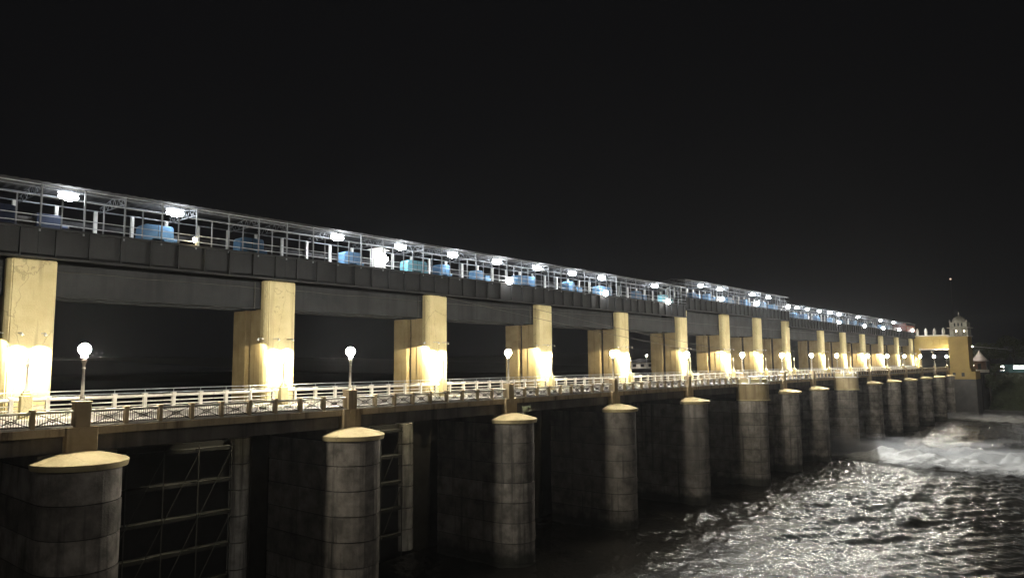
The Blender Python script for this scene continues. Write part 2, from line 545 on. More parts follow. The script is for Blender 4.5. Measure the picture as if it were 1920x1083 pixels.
PD = ['nearest and largest in view, under the leftmost globe lamp', 'with clear stacked pour lines down its face', 'with weeds growing behind its cap',
      'its cap tilted bright against the dark', 'just left of the first round balcony', 'carrying the nearer round yellow balcony',
      'right behind the nearer balcony', 'left of the farther round balcony', 'carrying the farther round yellow balcony',
      'just beyond the farther balcony', 'beside the upper foam jet', 'third beyond the farther balcony', 'fourth beyond the farther balcony',
      'last but one before the tower', 'closest to the yellow tower']
for i, x in enumerate(PX):
    b = i in BAST
    p = thing('bridge_pier', f'round-nosed concrete bridge pier, {nth(i, 15)}, {PD[i]}', 'bridge pier', (x, 0, 0), 'piers carrying the road bridge')
    part('pier_core', bcore if b else core, p)
    z = (13.42 if b else 13.84)
    k = 0
    while z > -1:
        z -= CH
        c = part('concrete_course', (bcourse[(k + i) % 2] if b else courses[(k * 3 + i) % 4]), p, (random.uniform(-.012, .012), random.uniform(-.012, .012), z + .012), (1, 1, .968))
        k += 1
    if b:
        part('balcony_drum', drum, p)
        part('drum_ledge', dledge, p)
        part('balcony_slab', bslab, p)
        # open white parapet round the balcony
        npost = 7
        for q in range(npost):
            a = math.pi - math.pi * q / (npost - 1)
            cx, cy = 2.62 * math.cos(a), -3.95 * math.sin(a)
            part('balcony_post', MB().box(-.16, .16, -.16, .16, 16.28, 17.32).mesh('balcony_post', M['white'], bevel=.02), p, (cx, cy, 0), rot=(0, 0, a))
        mb, mp = MB(), MB()
        n = 24
        for q in range(n):
            a0, a1 = math.pi - math.pi * q / n, math.pi - math.pi * (q + 1) / n
            P0, P1 = Vector((2.62 * math.cos(a0), -3.95 * math.sin(a0), 0)), Vector((2.62 * math.cos(a1), -3.95 * math.sin(a1), 0))
            mb.bar(P0 + Vector((0, 0, 17.27)), P1 + Vector((0, 0, 17.27)), .3, .16)
            mp.bar(P0 + Vector((0, 0, 16.62)), P1 + Vector((0, 0, 16.62)), .08, .62)
        part('balcony_coping', mb.mesh('balcony_coping', M['white']), p)
        part('balcony_panel', mp.mesh('balcony_panel', M['cream']), p)
    else:
        part('cap', capm, p)
        part('stem', stem, p)
        part('round_boss', panel_relief, p, (0, -.41, 15.95), rot=(R(90), 0, 0))
    part('bearing_block', bearing, p)
    part('lamp_block', block, p)

# ------------------------------------------------------------------ bridge deck spans
for i, (x0, x1) in enumerate(SPAN):
    L = x1 - x0
    d = thing('bridge_deck', f'concrete road deck span, {nth(i, 15)}, ochre fascia over dark beams', 'bridge deck', (x0, 0, 0), 'deck spans of the road bridge')
    e = .9
    part('fascia_beam', MB().box(e if i else 0, L - e, -.16, .30, 15.70, 16.18).mesh('fascia_beam', M['ochre'], bevel=.02), d)
    part('deck_slab', MB().box(0.01, L - .01, .31, 10.5, 15.72, 16.17).mesh('deck_slab', M['deck']), d)
    for y in (.5, 4.7, 8.9):
        part('deck_beam', MB().box(.02, L - .02, y, y + .55, 14.67, 15.715).mesh('deck_beam', M['deck'], bevel=.03), d)
    part('kerb', MB().box(.05, L - .05, .33, .62, ZR + .002, ZR + .14).mesh('kerb', M['white'], bevel=.02), d)

# ------------------------------------------------------------------ front balustrade with iron grilles
bal_post = MB().box(-.13, .13, -.15, .15, .02, 1.02).box(-.16, .16, -.18, .18, 1.02, 1.12).mesh('post', M['ochre'], bevel=.012)
def grille_mesh(wd):
    g = MB()
    h0, h1 = .14, .90
    n = max(8, int(wd / .13))
    for k in range(1, n):
        x = -wd / 2 + wd * k / n
        g.bar((x, 0, h0), (x, 0, h1), .022, .026)
    g.bar((-wd / 2, -.02, h0), (wd / 2, -.02, h1), .015, .05)
    g.bar((-wd / 2, .02, h1), (wd / 2, .02, h0), .015, .05)
    g.bar((-wd / 2, 0, h0 + .02), (wd / 2, 0, h0 + .02), .03, .045)
    g.bar((-wd / 2, 0, h1 - .02), (wd / 2, 0, h1 - .02), .03, .045)
    for s in (-1, 1):
        g.bar((0, 0, .52 - .17), (s * .26, 0, .52), .02, .035)
        g.bar((0, 0, .52 + .17), (s * .26, 0, .52), .02, .035)
    return g.mesh('grille', M['iron'])
grille_cache = {}
SD = lambda i: ('cut by the left edge of the picture' if i == 0 else f'between the {ORD[i-1]} and {ORD[i]} globe lamps')
for i, (x0, x1) in enumerate(SPAN):
    L = x1 - x0
    a, b = .47, L - .47
    if i - 1 in BAST: a = 2.95
    if i in BAST: b = L - 2.95
    n = max(3, round((b - a) / 2.11))
    pitch = (b - a) / n
    t = thing('balustrade', f'river-side balustrade with crossed iron grilles, {SD(i)}', 'balustrade', (x0, 0, 16.2), 'river-side balustrades of the road bridge')
    part('sill', MB().box(a, b, -.14, .14, -.018, .10).mesh('sill', M['white'], bevel=.012), t)
    part('coping', MB().box(a, b, -.13, .13, .92, 1.02).mesh('coping', M['white'], bevel=.02), t)
    key = round(pitch - .26, 2)
    if key not in grille_cache:
        grille_cache[key] = grille_mesh(key)
    for k in range(n + 1):
        if 0 < k < n or (k == 0 and (i - 1) in BAST) or (k == n and i in BAST):
            part('post', bal_post, t, (a + pitch * k, 0, 0))
    for k in range(n):
        part('grille', grille_cache[key], t, (a + pitch * (k + .5), 0, 0))

# ------------------------------------------------------------------ far balustrade with pipe rails
far_post = MB().box(-.13, .13, -.15, .15, 0, 1.36).box(-.17, .17, -.19, .19, 1.36, 1.46).mesh('post', M['white'], bevel=.015)
stanchion = MB().tube((0, 0, 1.46), (0, 0, 1.80), .028, 6).mesh('stanchion', M['rail'])
for i, (x0, x1) in enumerate(SPAN):
    L = x1 - x0
    n = max(4, round(L / 2.2))
    pitch = L / n
    t = thing('balustrade', f'white upstream balustrade topped by twin pipes, {SD(i)}', 'balustrade', (x0, 9.75, ZR), 'upstream balustrades of the road bridge')
    part('base_kerb', MB().box(.01, L - .01, -.17, .17, -.5, .22).mesh('base_kerb', M['white'], bevel=.02), t)
    part('coping', MB().tube((.01, 0, 1.26), (L - .01, 0, 1.26), .125, 10).mesh('coping', M['white'], smooth=True), t)
    for z in (.55, .85):
        part('lower_rail', MB().tube((.01, 0, z), (L - .01, 0, z), .05, 8).mesh('lower_rail', M['white'], smooth=True), t)
    for z in (1.50, 1.78):
        part('pipe_rail', MB().tube((.01, .02, z), (L - .01, .02, z), .034, 6).mesh('pipe_rail', M['rail'], smooth=True), t)
    for k in range(n):
        part('post', far_post, t, (pitch * (k + .5), 0, 0))
        part('stanchion', stanchion, t, (pitch * (k + .5), 0, 0))

# ------------------------------------------------------------------ globe lamps on the pier blocks
pole_m = MB().lathe([(.20, 0), (.20, .06), (.13, .12), (.15, .2), (.10, .34), (.088, 1.0), (.072, 1.9), (.11, 1.95), (.11, 2.0), (.075, 2.06),
                     (.085, 2.2), (.17, 2.44), (.19, 2.48), (.12, 2.52)], 12).mesh('pole', M['lampiron'], smooth=True)
collar_m = MB().lathe([(.10, 2.52), (.17, 2.58), (.20, 2.66), (.14, 2.74), (.12, 2.80)], 12).mesh('collar', M['white_steel'], smooth=True)
def ball(r, z, n=10, m=7, sq=1.0):
    return [(max(.001, r * math.sin(math.pi * k / m)), z - r * sq * math.cos(math.pi * k / m)) for k in range(m + 1)]
globe_ms = []
for gk, gs in enumerate((.8, 1.0, 1.15, .9)):
    gm = emit('globe_glow', (1.0, .95 - .02 * (gk % 2), .83 - .05 * (gk % 2)), GLOBE_E * gs)
    globe_ms.append(MB().lathe(ball(.35, 3.14), 12).mesh('globe', gm, smooth=True))
LD = ['standing before the leftmost tall pillar', 'alone in the gap right of the second pillar', 'in the gap right of the third pillar', 'touching the edge of the fifth tall pillar',
      'in front of the glaring sixth pillar', 'at the near round balcony', 'left of the ninth bright pillar', 'past the ninth pillar', 'at the far round balcony', 'first beyond the far balcony',
      'second beyond the far balcony', 'third beyond the far balcony', 'before the gateway opening', 'in the middle of the gateway opening', 'touching the yellow tower']
for i, x in enumerate(PX):
    l = thing('globe_lamp', f'lit globe lamp, {nth(i, 15)}, {LD[i]}', 'street lamp', (x, 0, 17.76), 'globe lamps along the road bridge')
    part('pole', pole_m, l)
    part('collar', collar_m, l)
    part('globe', globe_ms[(i * 5 + 1) % 4], l)

# ------------------------------------------------------------------ tall gate pillars
M['shaft'] = surf('lower_shaft_concrete', (.22, .215, .21), (.10, .097, .095), .55, (.38, .72), (1.3, .45, .64), (.06, .055, .05), bump=.5)
M['pale_shaft'] = surf('lit_tone_streaked_concrete', (.50, .48, .44), (.20, .19, .175), .7, (.38, .7), (1.6, .45, .64), (.09, .085, .08), bump=.5)  # base tone raised to stand in for light falling on the columns
def front_pts():
    return [(-1.55, .32), (-1.28, 0), (1.42, 0), (1.55, .12), (1.55, .92), (-1.55, .92)]
def front_shaft(h):
    mb = MB().prism(front_pts(), 15.6, h)
    return mb.mesh('front_shaft', M['cream'], bevel=.07, seg=2)
fs_low, fs_high = front_shaft(27.58), front_shaft(29.04)
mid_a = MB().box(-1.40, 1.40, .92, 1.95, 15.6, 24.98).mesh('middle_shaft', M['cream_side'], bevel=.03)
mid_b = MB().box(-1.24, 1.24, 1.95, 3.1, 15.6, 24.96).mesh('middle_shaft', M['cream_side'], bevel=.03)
slotm = MB().box(-.85, .85, 3.1, 3.62, -3, 24.9).mesh('gate_slot', M['dark_steel'])
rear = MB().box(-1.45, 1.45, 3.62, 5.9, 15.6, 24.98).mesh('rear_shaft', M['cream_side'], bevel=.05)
low_a = MB().box(-.75, 1.2, .3, 5.8, -3, 15.6).box(-1.8, -.75, 3.6, 5.8, -3, 15.58).mesh('lower_shaft', M['pier_core'], bevel=.05)  # dark core concrete stands in for the shade below the deck
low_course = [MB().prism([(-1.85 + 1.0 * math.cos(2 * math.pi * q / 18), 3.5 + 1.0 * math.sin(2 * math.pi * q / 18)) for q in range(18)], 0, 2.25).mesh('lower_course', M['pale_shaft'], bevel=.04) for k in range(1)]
GD = ['cut by the left edge and stained near its top', 'with dark rain streaks below its top', 'with a short vertical crack', 'its left corner rounded at the top', 'with the globe lamp at its left foot', 'its top reaching up into the girder',
      'first under the raised walkway', 'second under the raised walkway', 'where the raised walkway ends', 'first beyond the raised walkway', 'second beyond the raised walkway', 'third beyond the raised walkway',
      'with a bright side wall, near the gateway', 'last but one before the gateway', 'beside the gateway']
for i, x in enumerate(PX):
    g = thing('gate_pillar', f'tall cream gate pillar, {nth(i, 15)}, {GD[i]}', 'pillar', (x, W, 0), 'tall pillars between the sluice gates')
    part('front_shaft', fs_high if 5 <= i <= 8 else fs_low, g)
    part('middle_shaft', mid_a, g)
    part('middle_shaft', mid_b, g)
    part('gate_slot', slotm, g)
    part('rear_shaft', rear, g)
    part('lower_shaft', low_a, g)
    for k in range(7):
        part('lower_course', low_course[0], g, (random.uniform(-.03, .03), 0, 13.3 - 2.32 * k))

# lamp post with unlit finial at the foot of each pillar, its two shaded floods washing the pillar
post_m = MB().lathe([(.13, 1.9), (.16, 1.96), (.10, 2.1), (.075, 3.3), (.10, 3.34), (.10, 3.38), (.07, 3.42), (.13, 3.66), (.15, 3.74), (.07, 3.9), (.10, 4.0), (.02, 4.28)], 10).mesh('finial_pole', M['lampiron'], smooth=True)
ped_m = MB().box(-.36, .36, -.28, .28, 0, 1.6).box(-.28, .28, -.22, .22, 1.6, 1.8).box(-.2, .2, -.18, .18, 1.8, 1.92).mesh('pedestal', M['cream'], bevel=.03)
shade_m = MB().lathe([(.05, .16), (.07, .10), (.15, 0), (.14, -.01), (.05, .09)], 12).mesh('shade', M['white_steel'], smooth=True)
bulb_m = MB().lathe(ball(.045, .03, m=5), 8).mesh('bulb', M['bulb'], smooth=True)
for i, x in enumerate(PX):
    f = thing('finial_post', f'finial post on cream pedestal at the foot of a tall pillar, {nth(i, 15)}', 'post', (x - .35, 9.3, ZR), 'finial posts at the feet of the pillars')
    part('pedestal', ped_m, f)
    part('finial_pole', post_m, f)
    fl = thing('flood_lamp', f'pair of shaded floods washing the tall pillar with warm light, {nth(i, 15)}', 'wall lamp', (x, W, 22.05), 'flood lamps on the pillars')
    arm = MB().tube((-.72, -.02, .2), (-.72, -.95, .2), .02, 6).tube((.72, -.02, .2), (.72, -.95, .2), .02, 6).mesh('arm', M['white_steel'])
    part('arm', arm, fl)
    vig = random.uniform(.75, 1.3)
    for s in (-.72, .72):
        sh = part('shade', shade_m, fl, (s, -.95, .02))
        part('bulb', bulb_m, sh, (0, 0, -.03))
        spot(fl, (s, -.95, -.06), (s * .95, -.25, -2.6), SPOT_W * vig, R(88), (1.0, .90, .60), .55)
    arm2 = MB().tube((-1.5, .3, .2), (-2.5, -.5, .2), .02, 6).mesh('arm', M['white_steel'])
    part('arm', arm2, fl)
    sh = part('shade', shade_m, fl, (-2.5, -.5, .02))
    part('bulb', bulb_m, sh, (0, 0, -.03))
    spot(fl, (-2.5, -.5, -.06), (-1.6, 1.5, -2.8), SIDE_W * {2: 1.0, 3: .9, 4: .5, 6: 1.2, 7: .6, 11: 1.2, 12: 1.3}.get(i, .15), R(96), (1.0, .86, .54), .06)

# ------------------------------------------------------------------ concrete girders between the pillars and sluice gates below
for i, (x0, x1) in enumerate(SPAN):
    L = x1 - x0
    dz = 1.4 if 6 <= i <= 8 else 0
    g = thing('gate_girder', f'stained dark concrete girder between the tall pillars, {nth(i, 15)} span', 'girder', (x0, W + .96, 25.0), 'girders between the pillars')
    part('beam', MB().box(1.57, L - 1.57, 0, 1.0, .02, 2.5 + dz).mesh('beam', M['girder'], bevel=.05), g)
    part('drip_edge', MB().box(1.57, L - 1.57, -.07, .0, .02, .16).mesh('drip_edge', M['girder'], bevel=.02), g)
    cr = random.Random(i)
    cd = MB()
    zc = [1.9 + cr.uniform(-.05, .05) for _ in range(9)]
    for q in range(8):
        cd.tube((1.6 + (L - 3.2) * q / 8, -.05, zc[q]), (1.6 + (L - 3.2) * (q + 1) / 8, -.05, zc[q + 1]), .03, 5)
    part('conduit', cd.mesh('conduit', M['dark_steel']), g)
    part('downpipe', MB().tube((L - 2.2, -.09, .0), (L - 2.2, -.09, 2.4), .05, 6).mesh('downpipe', M['dark_steel']), g)
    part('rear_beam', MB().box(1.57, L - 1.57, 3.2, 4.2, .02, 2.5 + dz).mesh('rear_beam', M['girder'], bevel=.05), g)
    lad = MB()
    s = thing('sluice_gate', f'dark steel sluice gate with braced frame below the road, {nth(i, 15)} bay', 'sluice gate', (x0, W + 3.36, 0), 'sluice gates below the road')
    part('skin_plate', MB().box(.9, L - .9, -.05, .1, -2, 13.2).mesh('skin_plate', M['gate']), s)
    part('added_shade_slab', MB().box(2.2, L - 6.2, -3.3, -.1, 15.3, 15.55).mesh('added_shade_slab', M['gate']), s)  # unseen slab added to keep lamp light off the gate
    for z in (1.2, 4.0, 6.8, 9.6, 12.4):
        part('cross_girder', MB().box(1.5, L - 3.0, -.9, -.06, z, z + .34).mesh('cross_girder', M['gate'], bevel=.03), s)
    nb = 5
    for k in range(nb + 1):
        x = 2.0 + (L - 5.2) * k / nb
        part('upright', MB().bar((x, -1.05, -1), (x, -1.05, 13.0), .08, .08).mesh('upright', M['gate_brace']), s)
    for k in range(nb):
        xa, xb = 2.0 + (L - 5.2) * k / nb, 2.0 + (L - 5.2) * (k + 1) / nb
        for z0, z1 in ((1.3, 6.9), (6.9, 12.5)):
            part('brace', MB().bar((xa, -1.2, z0), (xb, -1.2, z1), .055, .055).mesh('brace', M['gate_brace']), s)

# ------------------------------------------------------------------ steel walkway on top (plate girder, railing, columns, roof)
G0 = 9.95
def roof_sheet(L):
    mb = MB()
    n = int(L / .33)
    vs, fs = [], []
    for k in range(n + 1):
        x = L * k / n
        z = .06 * (k % 2)
        vs += [(x, -.45, 3.22 + z), (x, 2.6, 3.52 + z), (x, 5.6, 3.22 + z)]
    for k in range(n):
        for j in range(2):
            fs.append((k * 3 + j, k * 3 + j + 1, k * 3 + 4 + j, k * 3 + 3 + j))
    return mb.add(vs, fs).mesh('roof_sheet', M['sheet'])

def truss_mesh():
    t = MB()
    t.tube((0, 0, 3.05), (0, 2.6, 3.42), .035, 6).tube((0, 2.6, 3.42), (0, 5.2, 3.05), .035, 6)
    t.tube((0, 0, 2.62), (0, 5.2, 2.62), .04, 6)
    for k in range(6):
        ya, yb = 5.2 * k / 6, 5.2 * (k + 1) / 6
        top = lambda y: 3.05 + .37 * (1 - abs(y - 2.6) / 2.6)
        t.tube((0, ya, 2.62), (0, (ya + yb) / 2, top((ya + yb) / 2)), .022, 5)
        t.tube((0, (ya + yb) / 2, top((ya + yb) / 2)), (0, yb, 2.62), .022, 5)
    # curved knee bracket
    pts = [(0, 0, 2.1), (0, .25, 2.5), (0, .6, 2.75), (0, 1.0, 2.9)]
    for a, b in zip(pts, pts[1:]):
        t.tube(a, b, .025, 5)
    return t.mesh('roof_truss', M['post'])
truss = truss_mesh()
fpost = MB().box(-.055, .055, -.05, .05, -.30, 3.2).mesh('front_post', M['post'])
spost = MB().box(-.045, .045, -.04, .04, -.25, 2.25).mesh('short_post', M['post'])
rcol = MB().box(-.12, .12, -.12, .12, 0, 2.62).mesh('rear_column', M['white_steel'], bevel=.01)
stiff = MB().box(-.05, .05, -.24, .0, .14, 2.1).mesh('stiffener', M['plate'])
bays = SPAN + [(280.0, 284.0)]
for i, (x0, x1) in enumerate(bays):
    L = x1 - x0
    dz = 1.42 if 6 <= i <= 8 else 0
    zb = 29.85 + dz
    hb = 2.24
    if i < 15:
        lab = f'steel walkway bay with roof and railing, {nth(i, 15)}, ' + ('on the raised stretch' if dz else 'over the stained girders')
    else:
        lab = 'short last walkway bay meeting the gateway'
    wk = thing('walkway_bay', lab, 'walkway', (x0, G0, zb), 'roofed steel walkway bays above the gates')
    part('web', MB().box(.01, L - .01, .0, .12, -hb + .14, -.14).mesh('web', M['plate']), wk)
    part('bottom_flange', MB().box(.01, L - .01, -.26, .38, -hb, -hb + .13).mesh('bottom_flange', M['plate'], bevel=.01), wk)
    part('top_flange', MB().box(.01, L - .01, -.26, .38, -.13, 0).mesh('top_flange', M['plate'], bevel=.01), wk)
    part('floor_plate', MB().box(.01, L - .01, .39, 5.6, -.12, -.02).mesh('floor_plate', M['plate']), wk)
    part('rear_girder', MB().box(.01, L - .01, 5.2, 5.5, -hb, -.13).mesh('rear_girder', M['plate']), wk)
    ns = max(2, round(L / 2.2))
    for k in range(ns):
        part('stiffener', stiff, wk, (L * (k + .5) / ns, 0, -hb))
    n = max(2, round(L / 2.75))
    pt = L / n
    for k in range(n):
        part('front_post', fpost, wk, (pt * k + .06, 0, 0))
        part('short_post', spost, wk, (pt * (k + .5), .05, 0))
        part('rear_column', rcol, wk, (pt * (k + .86), 4.7, 0))
        if k % 2 == 0:
            part('roof_truss', truss, wk, (pt * k + .08, .1, 0))
    for z in (.32, .86):
        part('guard_rail', MB().tube((.01, -.02, z), (L - .01, -.02, z), .032, 6).mesh('guard_rail', M['rail']), wk)
    part('eaves_rail', MB().tube((.01, -.03, 3.12), (L - .01, -.03, 3.12), .045, 6).mesh('eaves_rail', M['rail']), wk)
    part('top_rail', MB().tube((.01, -.02, 2.28), (L - .01, -.02, 2.28), .04, 6).mesh('top_rail', M['rail']), wk)
    for y, z in ((1.3, 3.26), (3.9, 3.24), (4.75, 2.72)):
        part('purlin', MB().box(.01, L - .01, y, y + .09, z - .1, z).mesh('purlin', M['post']), wk)
    part('rear_band', MB().box(.01, L - .01, 5.0, 5.1, 1.15, 1.6).mesh('rear_band', M['sheet']), wk)
    for z in (.45, .8):
        part('rear_rail', MB().tube((.01, 5.0, z), (L - .01, 5.0, z), .04, 6).mesh('rear_rail', M['rail']), wk)
    part('roof_sheet', roof_sheet(L), wk)

# ------------------------------------------------------------------ hoist machines
def hoist(x0, x1, mat, label, raise_=0.0, z1=1.7):
    w = x1 - x0
    o = thing('hoist_machine', label, 'hoist', (x0, 11.9, 29.83 + raise_), 'gate hoists on the walkway')
    r = random.Random(int(x0 * 10))
    base = .38
    kind = r.random()
    if w < 2.45 or kind < .3:                   # sheet-metal cover with rounded shoulders
        c = .34
        out = [(0, base), (0.04, z1 - c)]
        for k in range(5):
            q = math.pi - k * math.pi / 8
            out.append((.04 + c + c * math.cos(q), z1 - c + c * math.sin(q)))
        for k in range(5):
            q = math.pi / 2 - k * math.pi / 8
            out.append((w - .04 - c * .6 + c * .6 * math.cos(q), z1 - c * .6 + c * .6 * math.sin(q)))
        out += [(w, base), (w * .72, base), (w * .66, base + .16), (w * .34, base + .16), (w * .28, base)]
        cv = part('cover', MB().prism_y(out, 0, 1.3).mesh('cover', mat, bevel=.015), o)
        part('seam', MB().box(w * .5 - .02, w * .5 + .02, -.015, .0, base + .2, z1 - .02).mesh('seam', M['dark_steel']), cv)
    else:                                       # gear cases of different height with a rope drum between them
        wa = w * r.uniform(.40, .52)
        ha = z1 * r.uniform(.85, 1.0)
        part('gear_case', MB().prism_y([(0, base * .3), (wa, base * .3), (wa, ha), (wa * .82, ha + .1), (wa * .18, ha + .1), (0, ha - .12)], 0, 1.25).mesh('gear_case', mat, bevel=.02), o)
        part('panel_box', MB().box(w * .70, w, .05, 1.1, .3, z1 * r.uniform(.62, .85)).mesh('panel_box', mat, bevel=.02), o)
        dr = part('rope_drum', MB().tube((wa, .62, .75), (w * .70, .62, .75), .36, 14).mesh('rope_drum', M['dark_steel'], smooth=True), o)
        rp = MB()
        for k in range(5):
            xx = wa + (w * .70 - wa) * (k + .5) / 5
            rp.tube((xx, .25, .75), (xx, .25, -.02), .02, 5)
        part('rope', rp.mesh('rope', M['iron']), dr)
    part('base_frame', MB().box(.1, w - .1, .15, .3, 0, .3).box(.1, w - .1, 1.0, 1.15, 0, .3).mesh('base_frame', M['dark_steel'], bevel=.01), o)
    mot = part('motor', MB().tube((w + .02, .65, .6), (w + .6, .65, .6), .21, 12).mesh('motor', mat, smooth=True), o)
    part('fan_cover', MB().tube((w + .6, .65, .6), (w + .72, .65, .6), .17, 12).mesh('fan_cover', M['dark_steel'], smooth=True), mot)
H = [(-3.4, 2.0, 'navy', 'long navy hoist cover at the left edge, unlit'), (7.9, 10.5, 'blue', 'dull blue hoist left of the warm bulb'),
     (16.5, 18.9, 'blue', 'bright blue round-shouldered hoist cover standing alone'), (28.0, 30.3, 'blue', 'pale blue hoist left of the glowing white cabinet'),
     (36.6, 39.6, 'cyan', 'turquoise hoist cover, the only greenish one'), (41.6, 43.4, 'blue', 'small blue hoist right of the turquoise one'),
     (47.8, 50.4, 'blue', 'blue hoist just left of the first big white bulb'), (55.9, 59.8, 'blue', 'wide arched blue hoist right of the first big white bulb'),
     (67.4, 70.9, 'blue', 'blue hoist left of the second big white bulb'), (75.4, 79.0, 'blue', 'blue hoist right of the second big white bulb'),
     (86.5, 89.8, 'blue', 'blue hoist before the raised stretch, left one'), (95.5, 99.2, 'cyan', 'pale turquoise hoist at the foot of the raised stretch')]
for x0, x1, mk, lb in H:
    hoist(x0, x1, M[mk], lb)
nm = 0
for k, x0 in enumerate((107, 113.5, 123, 131, 140, 147)):
    hoist(x0, x0 + 3.2, M['blue'], f'blue hoist on the raised stretch, {nth(k, 6)} of six', 1.42)
for k, x0 in enumerate((161, 168, 178, 190, 200, 211, 221, 232, 243, 252)):
    hoist(x0, x0 + 3.0, M['blue'], f'blue hoist on the low far stretch, {nth(k, 10)} of ten')

# bright white cabinet
cb = thing('switch_cabinet', 'white switch cabinet glaring under its lamp on the walkway', 'cabinet', (30.55, 10.15, 29.86))
part('body', MB().box(0, 1.5, .05, .8, .12, 1.95).mesh('body', M['white_steel'], bevel=.02), cb)
part('plinth', MB().box(.05, 1.45, .1, .75, 0, .12).mesh('plinth', M['dark_steel']), cb)
part('door', MB().box(.08, .74, .02, .05, .2, 1.85).mesh('door', M['white_steel'], bevel=.008), cb)
part('door', MB().box(.76, 1.42, .02, .05, .2, 1.85).mesh('door', M['white_steel'], bevel=.008), cb)
part('canopy', MB().prism_y([(-.3, 1.98), (.75, 2.2), (1.8, 1.98), (1.8, 1.94), (-.3, 1.94)], -.2, .9).mesh('canopy', M['white_steel']), cb)

# ------------------------------------------------------------------ walkway lamps
tub_body = MB().box(-.7, .7, -.25, .25, .03, .12).mesh('housing', M['white_steel'], bevel=.02)
tub_glow = MB()
tub_glow.lathe(ball(.36, -.17, n=14, m=8, sq=.62), 14)
tub_glow.v = [(x * 2.0, y * 1.3, z * 1.35) for x, y, z in tub_glow.v]
tub_glow = tub_glow.mesh('diffuser', M['tube'], smooth=True)
M['tube_dim'] = emit('dim_tube_glow', (.93, .97, 1.0), 80.0)
tub_dim = tub_glow.copy()
tub_dim.materials[0] = M['tube_dim']
RL = [(2.26, 0), (10.34, 0), (26.81, 0), (35.19, 0), (43.34, 0), (51.3, 0), (59.52, 0), (67.73, 0), (75.5, 0), (91.85, 0),
      (109.4, 1.4), (117.9, 1.4), (134.2, 1.4), (143.4, 1.4), (161.8, 0), (169.2, 0), (178.7, 0), (187.2, 0), (195.8, 0), (214.3, 0), (240.2, 0), (258, 0)]
for k, (x, dz) in enumerate(RL):
    t = thing('roof_light', f'white oval light glaring under the walkway roof, {nth(k, len(RL))}', 'ceiling light', (x, 11.5, 32.92 + dz), 'oval lights under the walkway roof')
    part('housing', tub_body, t)
    part('diffuser', tub_dim if k < 2 else tub_glow, t)
    part('hanger', MB().tube((-.5, 0, .12), (-.5, 0, .40), .02, 5).tube((.5, 0, .12), (.5, 0, .40), .02, 5).mesh('hanger', M['white_steel']), t)
bl_shade = MB().lathe([(.05, .42), (.09, .36), (.22, .27), (.21, .25), (.06, .33)], 12).mesh('shade', M['white_steel'], smooth=True)
bl_globe = MB().lathe(ball(.40, -.08), 12).mesh('globe', M['bulk'], smooth=True)
bl_warm = MB().lathe(ball(.15, .08), 12).mesh('globe', M['bulk_warm'], smooth=True)
BLMP = [(11.18, 30.22, 1, 'small warm bulb low on the walkway rail, leftmost of the rail bulbs'), (31.3, 30.95, 0, 'white bulb in front of the white cabinet'),
        (51.5, 30.27, 0, 'big white bulb low on the rail, third rail bulb from the left'), (73.5, 30.24, 0, 'big white bulb low on the rail, fourth rail bulb from the left'),
        (92.8, 30.13, 0, 'small white rail bulb just before the raised stretch'), (114.3, 31.95, 0, 'white rail bulb on the raised stretch, leftmost there'),
        (131.7, 32.03, 0, 'white rail bulb on the raised stretch, middle one'), (150.3, 32.4, 0, 'white rail bulb at the far end of the raised stretch'),
        (188.7, 30.26, 0, 'white rail bulb on the low far stretch, leftmost there'), (213.6, 30.1, 0, 'white rail bulb on the low far stretch, second there'),
        (235.2, 30.16, 0, 'white rail bulb on the low far stretch, third there'), (256.5, 30.29, 0, 'white rail bulb on the low far stretch, fourth there'),
        (277.0, 30.6, 0, 'white rail bulb beside the gateway finials')]
for x, z, wm, lb in BLMP:
    t = thing('rail_lamp', lb, 'bulb lamp', (x, G0 - .38, z - .08), 'bulb lamps on the walkway rail')
    part('globe', bl_warm if wm else bl_globe, t)
    part('shade', bl_shade, t)
    if not wm:
        spot(t, (0, -.3, .05), (2, -15, -10) if x < 270 else (6, -9, -1), FLOOD_W * ({51.5: .06, 73.5: .16, 92.8: .5, 114.3: 1.3, 131.7: .7, 150.3: .12}.get(x, .025)), R(120), (.95, .98, 1.0), .9, .2)
    part('bracket', MB().tube((0, 0, .38), (0, .36, .38), .025, 6).mesh('bracket', M['rail']), t)

# red cabin at the far end of the walkway
rc = thing('red_cabin', 'red painted cabin at the far end of the walkway', 'cabin', (268, 9.7, 29.86))
part('wall', MB().box(0, 14, .02, .14, 0, 2.1).mesh('wall', M['red'], bevel=.01), rc)
part('end_wall', MB().box(-.02, .1, .16, 4.4, 0, 2.9).mesh('end_wall', M['red']), rc)
for k in range(6):
    part('window', MB().box(1 + k * 2.1, 2.4 + k * 2.1, -.01, .02, .9, 1.7).mesh('window', M['white_steel']), rc)

# ------------------------------------------------------------------ overhead cables
def cable(pts, sag, label):
    mb = MB()
    a, b = Vector(pts[0]), Vector(pts[1])
    n = 24
    P = [a.lerp(b, k / n) - Vector((0, 0, sag * 4 * (k / n) * (1 - k / n))) for k in range(n + 1)]
    for p, q in zip(P, P[1:]):
        mb.tube(p, q, .03, 5)
    thing('overhead_cable', label, 'cable', (0, 0, 0), 'cables strung across the pillars', mb.mesh('overhead_cable', M['dark_steel']))
cable(((36.0, 9.9, 27.9), (118.0, 10.0, 20.9)), .5, 'dark cable strung low across the pillars from the third pillar top')
cable(((56.0, 9.95, 27.0), (118.0, 10.1, 22.0)), .25, 'shorter dark cable strung just above the other one')

